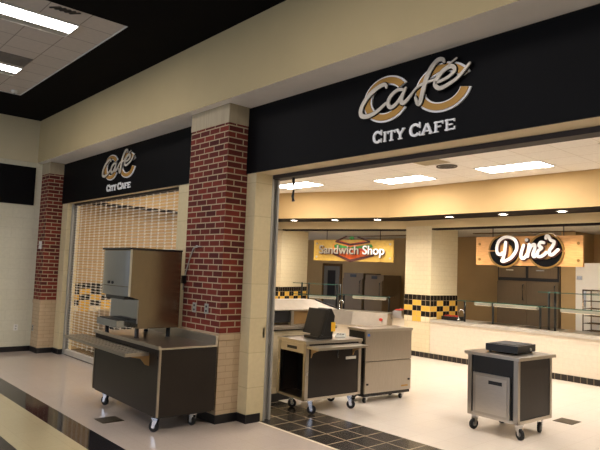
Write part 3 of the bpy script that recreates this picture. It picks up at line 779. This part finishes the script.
bx('door_catch', M_CHROME, t, W2-.002, W2+.012, .01, .035, z1-.42, z1-.36)
for x, y, rz in ((.10, .16, 60), (W2-.07, .15, 40), (W2-.06, D2-.14, 40), (.08, D2-.1, 60)): caster(t, x, y, z0, rz, .056)

# touchscreen register
ang = -12
t = thing('cash_register', 'black touchscreen cash register on the cashier cart', 'register', (-1.80, 1.13, z1), -3.9)
b = MB(); b.box(-.14, .14, -.05, .21, 0, .035); b.build('base', M_BLACK, t, .008)
b = MB(); b.extr([(-.03, .03), (.20, .03), (.235, .30), (.175, .40), (.10, .40)], 'x', -.05, .15); b.build('wedge_stand', M_BLACK, t, .01)
b = MB(); b.box(-.21, .17, -.02, .03, .06, .40); b.rot(-16, 'X', (0, 0, .06)); b.build('screen_housing', M_BLACK, t, .008)
b = MB(); b.box(-.19, .15, -.024, -.02, .08, .38); b.rot(-16, 'X', (0, 0, .06)); b.build('screen', M_RUBBER, t)
bx('yellow_tag', M_YTAG, t, .151, .156, .17, .24, .10, .22)
# small pad
t = thing('card_reader', 'small grey card reader lying on the cashier cart behind the register', 'card reader', (-1.74, 1.58, z1), 40)
b = MB(); b.extr([(-.11, 0), (.11, 0), (.10, .035), (.03, .055), (-.09, .03)], 'x', -.07, .07); b.build('body', M_GREYPLATE, t, .012)
for k in range(3):
    bx('key_row', M_BLACK, t, -.05+k*.036, -.024+k*.036, -.06, .045, .044, .05)

# cart 3 : milk cooler
t = thing('milk_cooler', 'stainless milk cooler with two stacked doors beside the cashier cart', 'cooler', (-1.99, 2.01, 0), -6)
w3, d3 = .36, .90
bx('cabinet', M_BLACK, t, 0, w3-.03, 0, d3, .13, .985)
bx('base_skirt', M_BLACK, t, 0, w3-.02, .0, d3, .09, .13)
b = MB(); b.box(-.02, w3+.015, -.015, d3+.015, .985, 1.02); b.build('lid', M_STEEL, t, .006)
dl = bx('lower_door', M_STEELV, t, w3-.03, w3, .0, d3, .135, .565, .008)
du = bx('upper_door', M_STEELV, t, w3-.03, w3, .0, d3, .575, .985, .008)
bx('latch', M_BLACK, dl, w3, w3+.012, .03, .06, .25, .275); bx('latch', M_BLACK, dl, w3, w3+.012, d3-.06, d3-.03, .27, .295)
bx('gold_badge', M_GOLD, dl, w3, w3+.003, d3-.19, d3-.06, .185, .205)
bx('blue_sticker', M_BLUE, du, w3, w3+.003, .03, .07, .92, .955)
for x, y, rz in ((.07, .07, 250), (w3-.07, .08, 290), (w3-.07, d3-.12, 290), (.07, d3-.1, 250)): caster(t, x, y, .09, rz, .036)

# cart 4 : small square cart
w4, d4, z0, z1 = .666, .726, .175, .916
t = thing('warmer_cart', 'small square steel cart alone on the cafe floor, door at the front', 'cart', (-.103, 2.105, 0), -3.5)
bx('cabinet', M_BLACK, t, .05, w4-.02, .015, d4-.02, z0+.02, z1-.04)
for x, y in ((0, 0), (w4-.055, 0), (0, d4-.045), (w4-.055, d4-.045)):
    bx('corner_post', M_STEELV, t, x, x+.055, y, y+.045, z0, z1-.035, .006)
b = MB(); b.box(-.03, w4+.03, -.03, d4+.04, z1-.035, z1); b.build('top', M_STEEL, t, .006)
bx('bottom_rail', M_STEEL, t, 0, w4, 0, d4, z0, z0+.035, .004)
bx('side_panel', M_LAMINATE, t, w4-.02, w4-.008, .045, d4-.045, z0+.035, z1-.035)
dr = bx('door', M_STEELV, t, .085, w4-.095, -.012, .015, z0+.03, z1-.235, .004)
bx('door_inset', M_STEEL, dr, .125, w4-.13, -.018, -.012, z0+.06, z1-.27, .003)
bx('handle', M_BLACK, dr, .30, .475, -.022, -.016, z1-.345, z1-.305)
for x, y, rz in ((.07, .06, 260), (w4-.04, .09, 340), (w4-.09, d4-.10, 285), (.09, d4-.1, 250)): caster(t, x, y, z0, rz, .062)
# hot plate on it
t = thing('hot_plate', 'flat black hot plate sitting on the small square cart', 'hot plate', (.05, 2.24, z1), 3)
b = MB(); b.box(0, .40, 0, .48, .018, .10); b.build('body', M_BLACK, t, .006)
bx('plate', M_RUBBER, t, .03, .37, .05, .45, .10, .106, .004)
b = MB(); b.tube([(.40, .33, .05), (.414, .33, .05)], .016, 12); b.build('dial', M_GREYPLATE, t)
for x, y in ((.04, .04), (.36, .04), (.04, .44), (.36, .44)):
    b = MB(); b.tube([(x, y, 0), (x, y, .02)], .014, 10); b.build('foot', M_RUBBER, t)

# ------------------------------------------------------------------ counters
# low wall with hot-food display beside the cashier cart
t = thing('cashier_counter', 'low pale counter with black edge behind the cashier cart', 'counter', (-2.45, .85, 0))
bx('wall_panel', M_CREAMTILE, t, -.55, 0, 0, 1.32, .1, .955)
bx('base_tile', M_BASE, t, -.55, .008, -.008, 1.32, 0, .1)
b = MB(); b.box(-.6, .03, -.03, 1.35, .97, 1.0); b.build('top', M_STEEL, t)
bx('top_edge', M_BLACK, t, -.595, .025, -.025, 1.345, .955, .97)
t = thing('food_display', 'stainless hot-food display case with sloping hood on the pale counter', 'display case', (-2.47, .92, 1.0))
bx('back_panel', M_STEEL, t, -.5, -.48, 0, 1.22, 0, .24)
bx('floor_pan', M_STEEL, t, -.5, -.02, 0, 1.22, 0, .025)
for y in (0, .40, 1.17):
    bx('post', M_STEEL, t, -.06, -.01, y, y+.05, .0, .24, .004)
bx('window', M_RUBBER, t, -.045, -.035, .05, .40, .06, .22)
bx('recess_panel', M_TAN, t, -.10, -.09, .45, 1.17, .025, .21)
b = MB()
zb_, zt_ = .24, .37
P0 = [(-.52, -.02, zb_), (.02, -.02, zb_), (.02, 1.30, zb_), (-.52, 1.30, zb_)]; P1 = [(-.42, .12, zt_), (-.17, .12, zt_), (-.17, .98, zt_), (-.42, .98, zt_)]
v0 = [b.bm.verts.new(q) for q in P0]; v1 = [b.bm.verts.new(q) for q in P1]
b.bm.faces.new(v0[::-1]); b.bm.faces.new(v1)
for k in range(4): b.bm.faces.new((v0[k], v0[(k+1) % 4], v1[(k+1) % 4], v1[k]))
b.build('hood', M_SATIN, t, .01)
b = MB(); b.tube([(-.17, 1.0, zt_), (.03, 1.32, zb_)], .014, 8); b.build('hood_edge', M_BLACK, t)
b = MB(); b.tube([(-.42, 1.0, zt_), (-.53, 1.32, zb_)], .014, 8); b.build('hood_edge', M_BLACK, t)

# sandwich counter
def sbox(b, s0, s1, t0, t1, za, zb_, mi=0): b.prism([sd(s0, t0), sd(s1, t0), sd(s1, t1), sd(s0, t1)], za, zb_, mi)
t = thing('sandwich_counter', 'stainless sandwich counter under the mustard hanging sign', 'counter', (0, 0, 0))
b = MB(); sbox(b, 0, 3.3, .0, -.12, .115, .80); b.build('wall_panel', M_COUNTERWALL, t)
b = MB(); sbox(b, 0, 3.3, .012, -.12, 0, .115); b.build('base_tile', M_BASETILE, t)
b = MB(); sbox(b, 0.02, 3.28, .06, -.9, .80, .85); b.build('top', M_STEEL, t, .006)
b = MB()
q = [(.10, .58), (.16, .60), (.08, .90), (-.5, .90), (-.5, .58)]
def apron(b, s0, s1, prof):
    A = [b.bm.verts.new((*sd(s0, tt), z)) for tt, z in prof]; B = [b.bm.verts.new((*sd(s1, tt), z)) for tt, z in prof]
    n = len(prof); fs = [b.bm.faces.new(A), b.bm.faces.new(B[::-1])]+[b.bm.faces.new((A[i], B[i], B[(i+1) % n], A[(i+1) % n])) for i in range(n)]
    bmesh.ops.recalc_face_normals(b.bm, faces=fs)
apron(b, .28, 1.14, [(.40, .60), (.32, .905), (-.3, .905), (-.3, .60)]); b.build('sloped_apron', M_SATIN, t, .005)
b = MB(); apron(b, 1.14, 3.2, [(.12, .56), (.10, .90), (-.3, .90), (-.3, .56)]); b.build('sloped_apron', M_SATIN, t, .005)
b = MB(); c = sd(.42, .345); b.tube([(c[0], c[1], .76), (c[0]+.02*math.sin(A20)*1.5, c[1]-.05, .765)], .035, 14); b.build('red_dial', M_RED, t)
c = sd(.85, .30); bx('vent_slot', M_BLACK, t, c[0]-.05, c[0]+.05, c[1]-.012, c[1]+.0, .865, .878)
b = MB(); sbox(b, .03, .24, .12, -.3, .85, .96); b.build('end_pan', M_STEEL, t, .004)
o = thing('food_tray', 'tray of red food beside the tiled pillar on the sandwich counter', 'tray', (*sd(.135, -.1), .96), 20)
bx('pan', M_STEEL, o, -.09, .09, -.18, .18, 0, .015)
b = MB()
for k in range(14):
    x, y = random.uniform(-.07, .07), random.uniform(-.15, .15); b.tube([(x-.02, y, .025), (x+.02, y+.01, .028)], .016, 7)
bb = b.build('red_food', M_RED, o); bb['kind'] = 'stuff'

# sneeze guards
def guard(name, label, pts, zs_, posts, tier_posts_top, lamp, zp=.905):
    """pts: plan line start/end; zs_: list of glass heights"""
    t = thing(name, label, 'sneeze guard', (pts[0][0], pts[0][1], 0))
    a = Vector(pts[0]); c = Vector(pts[1]); d = (c-a); L = d.length; d.normalize(); nrm = Vector((d.y, -d.x))
    if nrm.y > 0: nrm = -nrm
    def P(s_, f): return ((d*s_+nrm*f).x, (d*s_+nrm*f).y)
    for i, z in enumerate(zs_):
        b = MB(); b.prism([P(-.05, -.18), P(L+.03, -.18), P(L+.03, .18), P(-.05, .18)], z, z+.01); sh_ = b.build('glass_shelf', M_GLASS, t)
        b = MB(); b.prism([P(-.052, .18), P(L+.032, .18), P(L+.032, .186), P(-.052, .186)], z-.002, z+.012); b.build('glass_edge', M_GLASSEDGE, sh_)
    b = MB(); z = min(zs_)
    if lamp:
        for s0, s1 in lamp:
            b = MB(); b.prism([P(s0, -.03), P(s1, -.03), P(s1, .05), P(s0, .05)], z-.07, z-.012); lb = b.build('lamp_bar', M_LAMPBAR, t)
            b = MB(); b.prism([P(s0+.02, -.02), P(s1-.02, -.02), P(s1-.02, .04), P(s0+.02, .04)], z-.075, z-.07); b.build('lamp_tube', M_GLOWBAR, lb)
    for s_, zt_ in zip(posts, tier_posts_top):
        x, y = P(s_, 0); b = MB(); b.tube([(x, y, zp), (x, y, zt_)], .022, 10); b.build('post', M_BLACK, t)
p0, p1 = sd(2.95, -.3), sd(1.78, -.3)
guard('sneeze_guard', 'two-level glass sneeze guard left of the faucet on the sandwich counter', (p0, p1), [1.2, 1.48], [.12, .32, 1.1, 1.2], [1.5, 1.5, 1.5, 1.5], [(.35, 1.1)])
p0, p1 = sd(1.68, -.3), sd(.42, -.3)
guard('sneeze_guard', 'single-level glass sneeze guard beside the tiled pillar on the sandwich counter', (p0, p1), [1.25], [.03, 1.2], [1.26, 1.27], [(.28, 1.14)])
guard('sneeze_guard', 'single-level glass sneeze guard on the left of the diner counter', ((-3.28, 6.95), (-1.57, 6.95)), [1.285], [.02, .69, 1.7], [1.29, 1.29, 1.29], [(.28, .64), (.72, 1.66)], .838)
guard('sneeze_guard', 'two-level glass sneeze guard on the diner counter at the right photo edge', ((-1.49, 6.95), (1.2, 6.95)), [1.275, 1.56], [.08, .2, 1.5, 2.6], [1.58, 1.58, 1.58, 1.58], [(.32, 1.45)], .838)

# faucets
def faucet(x, y, z, label, rz):
    t = thing('faucet', label, 'faucet', (x, y, z), rz)
    b = MB(); b.tube([(0, 0, 0), (0, 0, .03)], .025, 12); b.build('base', M_CHROME, t)
    b = MB(); b.tube([(0, 0, .03), (0, 0, .17), (.015, 0, .21), (.05, 0, .23), (.09, 0, .22), (.11, 0, .19), (.112, 0, .15)], .011, 8); b.build('spout', M_CHROME, t)
    b = MB(); b.tube([(-.005, .02, .04), (-.02, .07, .07)], .008, 8); b.build('lever', M_CHROME, t)
p = sd(1.62, .02)
faucet(p[0], p[1], .905, 'chrome gooseneck faucet on the sandwich counter', 10)
faucet(-3.30, 6.78, .87, 'chrome gooseneck faucet at the left end of the diner counter', 20)

# diner counter
t = thing('diner_counter', 'long cream counter with steel top under the Diner sign', 'counter', (-3.866, D, 0))
bx('wall_panel', M_COUNTERWALL, t, 0, 9.45, 0, .1, .115, .79)
bx('base_tile', M_BASETILE, t, 0, 9.45, -.012, .1, 0, .115)
b = MB(); b.box(.01, 9.45, -.03, 1.0, .79, .838); b.build('top', M_TOPSTEEL, t, .008)
bx('cabinet', M_STEELDARK, t, .02, 9.45, .1, .98, .05, .79)
for k in range(4):
    bx('well', M_STEELV, t, 1.0+k*.85, 1.7+k*.85, .28, .85, .838, .85, .005)
o = thing('food_tray', 'dark food pan by the tiled pillar on the diner counter', 'tray', (-3.62, 7.05, .838))
bx('pan', M_BLACK, o, -.2, .2, -.15, .15, 0, .08)
b = MB()
for k in range(16):
    x, y = random.uniform(-.17, .17), random.uniform(-.12, .12); b.tube([(x-.02, y, .085), (x+.02, y+.01, .088)], .018, 7)
bb = b.build('red_food', M_RED, o); bb['kind'] = 'stuff'
# left station seen through the grille
t = thing('left_counter', 'dark counter along the left cafe wall behind the closed grille', 'counter', (-8.41, .55, 0))
bx('cabinet', M_BLACK, t, 0, .5, .5, 4.0, .0, .78); bx('top', M_STEEL, t, 0, .55, .45, 4.0, .78, .82, .006)
bx('end_panel', M_STEEL, t, 0, .5, .47, .5, .02, .78)

# ------------------------------------------------------------------ kitchen equipment
def fridge(x, y, w, d, h, upper, label, rz=0, m=M_FRIDGE):
    t = thing('reach_in_fridge', label, 'refrigerator', (x, y, 0), rz)
    bx('cabinet', m, t, 0, w, .03, d, .1, h)
    for k, x0 in enumerate((0.01, w/2+.005) if upper else (0.01,)):
        ww = w/2-.015 if upper else w-.02
        zt_ = h-.42 if upper else h-.16
        dd = bx('door', m, t, x0, x0+ww, -.012, .03, .16, zt_, .006)
        hx = x0+ww-.07 if k == 0 else x0+.04
        if upper and k == 1: hx = x0+ww-.07
        b = MB(); b.tube([(hx, -.015, zt_-.42), (hx, -.05, zt_-.4), (hx, -.05, zt_-.08), (hx, -.015, zt_-.06)], .012, 8); b.build('handle', M_BLACK, dd)
        if upper:
            u = bx('upper_panel', m, t, x0+.03, x0+ww-.03, .004, .018, h-.33, h-.08, .004)
            bx('badge', M_CHROME, u, x0+ww*.3, x0+ww*.55, .0, .004, h-.17, h-.145)
    if not upper:
        bx('display', M_BLACK, t, w*.35, w*.65, .02, .03, h-.12, h-.04)
    if upper: bx('upper_recess', M_BLACK, t, .012, w-.012, .018, .029, h-.40, h-.03)
    for lx_ in (.06, w-.06):
        for ly_ in (.1, d-.06):
            b = MB(); b.tube([(lx_, ly_, 0), (lx_, ly_, .1)], .025, 8); b.build('leg', M_BLACK, t)
fridge(-3.45, 8.6, 1.48, .8, 2.16, True, 'wide two-door steel refrigerator behind the Diner sign')
fridge(-8.45, 8.5, .80, .8, 1.79, False, 'left of two single-door refrigerators behind the sandwich counter')
fridge(-7.57, 8.5, .68, .8, 1.76, False, 'right of two single-door refrigerators behind the sandwich counter')
t = struct(bx('door_1', M_GREYDOOR, None, -10.36, -9.63, 9.56, 9.6, 0, 1.99))
b = MB(); b.box(-10.18, -9.82, 9.552, 9.562, .9, 1.85); b.build('door_glass', M_BLACK, t)
b = MB(); b.box(-10.44, -10.36, 9.55, 9.6, 0, 2.07); b.box(-9.63, -9.55, 9.55, 9.6, 0, 2.07); b.box(-10.36, -9.63, 9.55, 9.6, 1.99, 2.07); b.build('door_frame', M_STEELDARK, t)
t = thing('walk_in_cooler', 'white walk-in cooler door at the right photo edge behind the diner counter', 'cooler', (-1.62, 8.62, 0))
bx('door_panel', M_WHITEDOOR, t, 0, 2.4, 0, .9, 0, 2.19)
for z in (.55, 1.86):
    bx('hinge', M_CHROME, t, .03, .14, -.02, 0, z-.03, z+.05, .004)
bx('latch', M_CHROME, t, .18, .22, -.02, 0, 1.25, 1.62, .004)
t = thing('sheet_pan_rack', 'tall wire rack of shelves in front of the white cooler door', 'rack', (-1.27, 8.15, 0))
for x in (0, .62):
    for y in (0, .4):
        b = MB(); b.tube([(x, y, 0), (x, y, 1.63)], .014, 8); b.build('post', M_STEELDARK, t)
for k in range(9):
    b = MB(); z = .35+k*.15
    for y in (0, .1, .2, .3, .4): b.tube([(0, y, z), (.62, y, z)], .007, 6)
    b.build('shelf', M_STEELDARK, t)
b = MB(); b.tube([(0, 0, 1.62), (.62, 0, 1.62)], .014, 8); b.tube([(0, .4, 1.62), (.62, .4, 1.62)], .014, 8); b.build('top_rail', M_STEELDARK, t)
# unseen glowing panels added behind the beams to brighten the kitchen
t = thing('ceiling_light', 'unseen kitchen fill light added behind the beam', 'ceiling light', (-1.4, 7.0, 2.87))
bx('frame', M_PLATE, t, -.6, .6, -.15, .15, -.012, 0)
bx('diffuser', M_KFILL, t, -.57, .57, -.12, .12, -.016, -.012)
t = thing('ceiling_light', 'unseen kitchen fill light added behind the sandwich beam', 'ceiling light', (*sd(1.9, -.42), 2.87), 20)
bx('frame', M_PLATE, t, -.6, .6, -.15, .15, -.012, 0)
bx('diffuser', M_KFILL, t, -.57, .57, -.12, .12, -.016, -.012)
for x, y, lab in ((-2.9, 9.0, 'long dark hood edge under the kitchen ceiling behind the Diner sign'), (-7.2, 9.0, 'long dark hood edge under the kitchen ceiling behind the sandwich sign')):
    tag(bx('hood_rail', M_STEELDARK, None, x-1.1, x+1.3, y-.6, y-.45, 2.852, 2.87), lab, 'hood')

GROUPS = {'sneeze_guard': 'glass sneeze guards on the food counters', 'brick_pillar': 'red brick storefront pillars', 'tiled_pillar': 'cream tiled pillars inside the cafe',
          'reach_in_fridge': 'kitchen refrigerators', 'faucet': 'gooseneck faucets', 'wall_outlet': 'wall outlets', 'floor_plate': 'bronze floor plates',
          'sign_board': 'black cafe sign boards', 'rolling_grille': 'storefront rolling grilles', 'food_tray': 'food trays by the tiled pillar', 'hood_rail': 'dark hood edges in the kitchen'}
for o in list(COL.objects):
    k = o.name.split('.')[0]
    if o.parent is None and k in GROUPS and 'group' not in o: o['group'] = GROUPS[k]

# ------------------------------------------------------------------ world, camera
w = bpy.data.worlds.new('World'); SC.world = w; w.use_nodes = True
bg = w.node_tree.nodes['Background']; bg.inputs['Color'].default_value = (.75, .82, 1, 1); bg.inputs['Strength'].default_value = 2.2

S = 1.8/1.95
yaw, pit, rol = R(-48.492), R(4.436), R(2.183)
fw = Vector((math.sin(yaw)*math.cos(pit), math.cos(yaw)*math.cos(pit), math.sin(pit)))
rt = Vector((math.cos(yaw), -math.sin(yaw), 0)); up = rt.cross(fw)
r2 = rt*math.cos(rol)+up*math.sin(rol); u2 = -rt*math.sin(rol)+up*math.cos(rol)
cd = bpy.data.cameras.new('camera'); cd.sensor_width = 36; cd.lens = 586.4*36/600; cd.clip_end = 100; cd.clip_start = .05
cam = bpy.data.objects.new('camera', cd); COL.objects.link(cam)
m = Matrix.Identity(4)
for i in range(3):
    m[i][0] = r2[i]; m[i][1] = u2[i]; m[i][2] = -fw[i]
m[0][3], m[1][3], m[2][3] = 4.212*S, -4.567*S, 1.8
cam.matrix_world = m
SC.camera = cam
vs = SC.view_settings
vs.view_transform = 'Standard'; vs.look = 'None'; vs.gamma = 1; vs.use_curve_mapping = False; vs.exposure = 0.0
SC.cycles.max_bounces = 8; SC.cycles.use_denoising = True
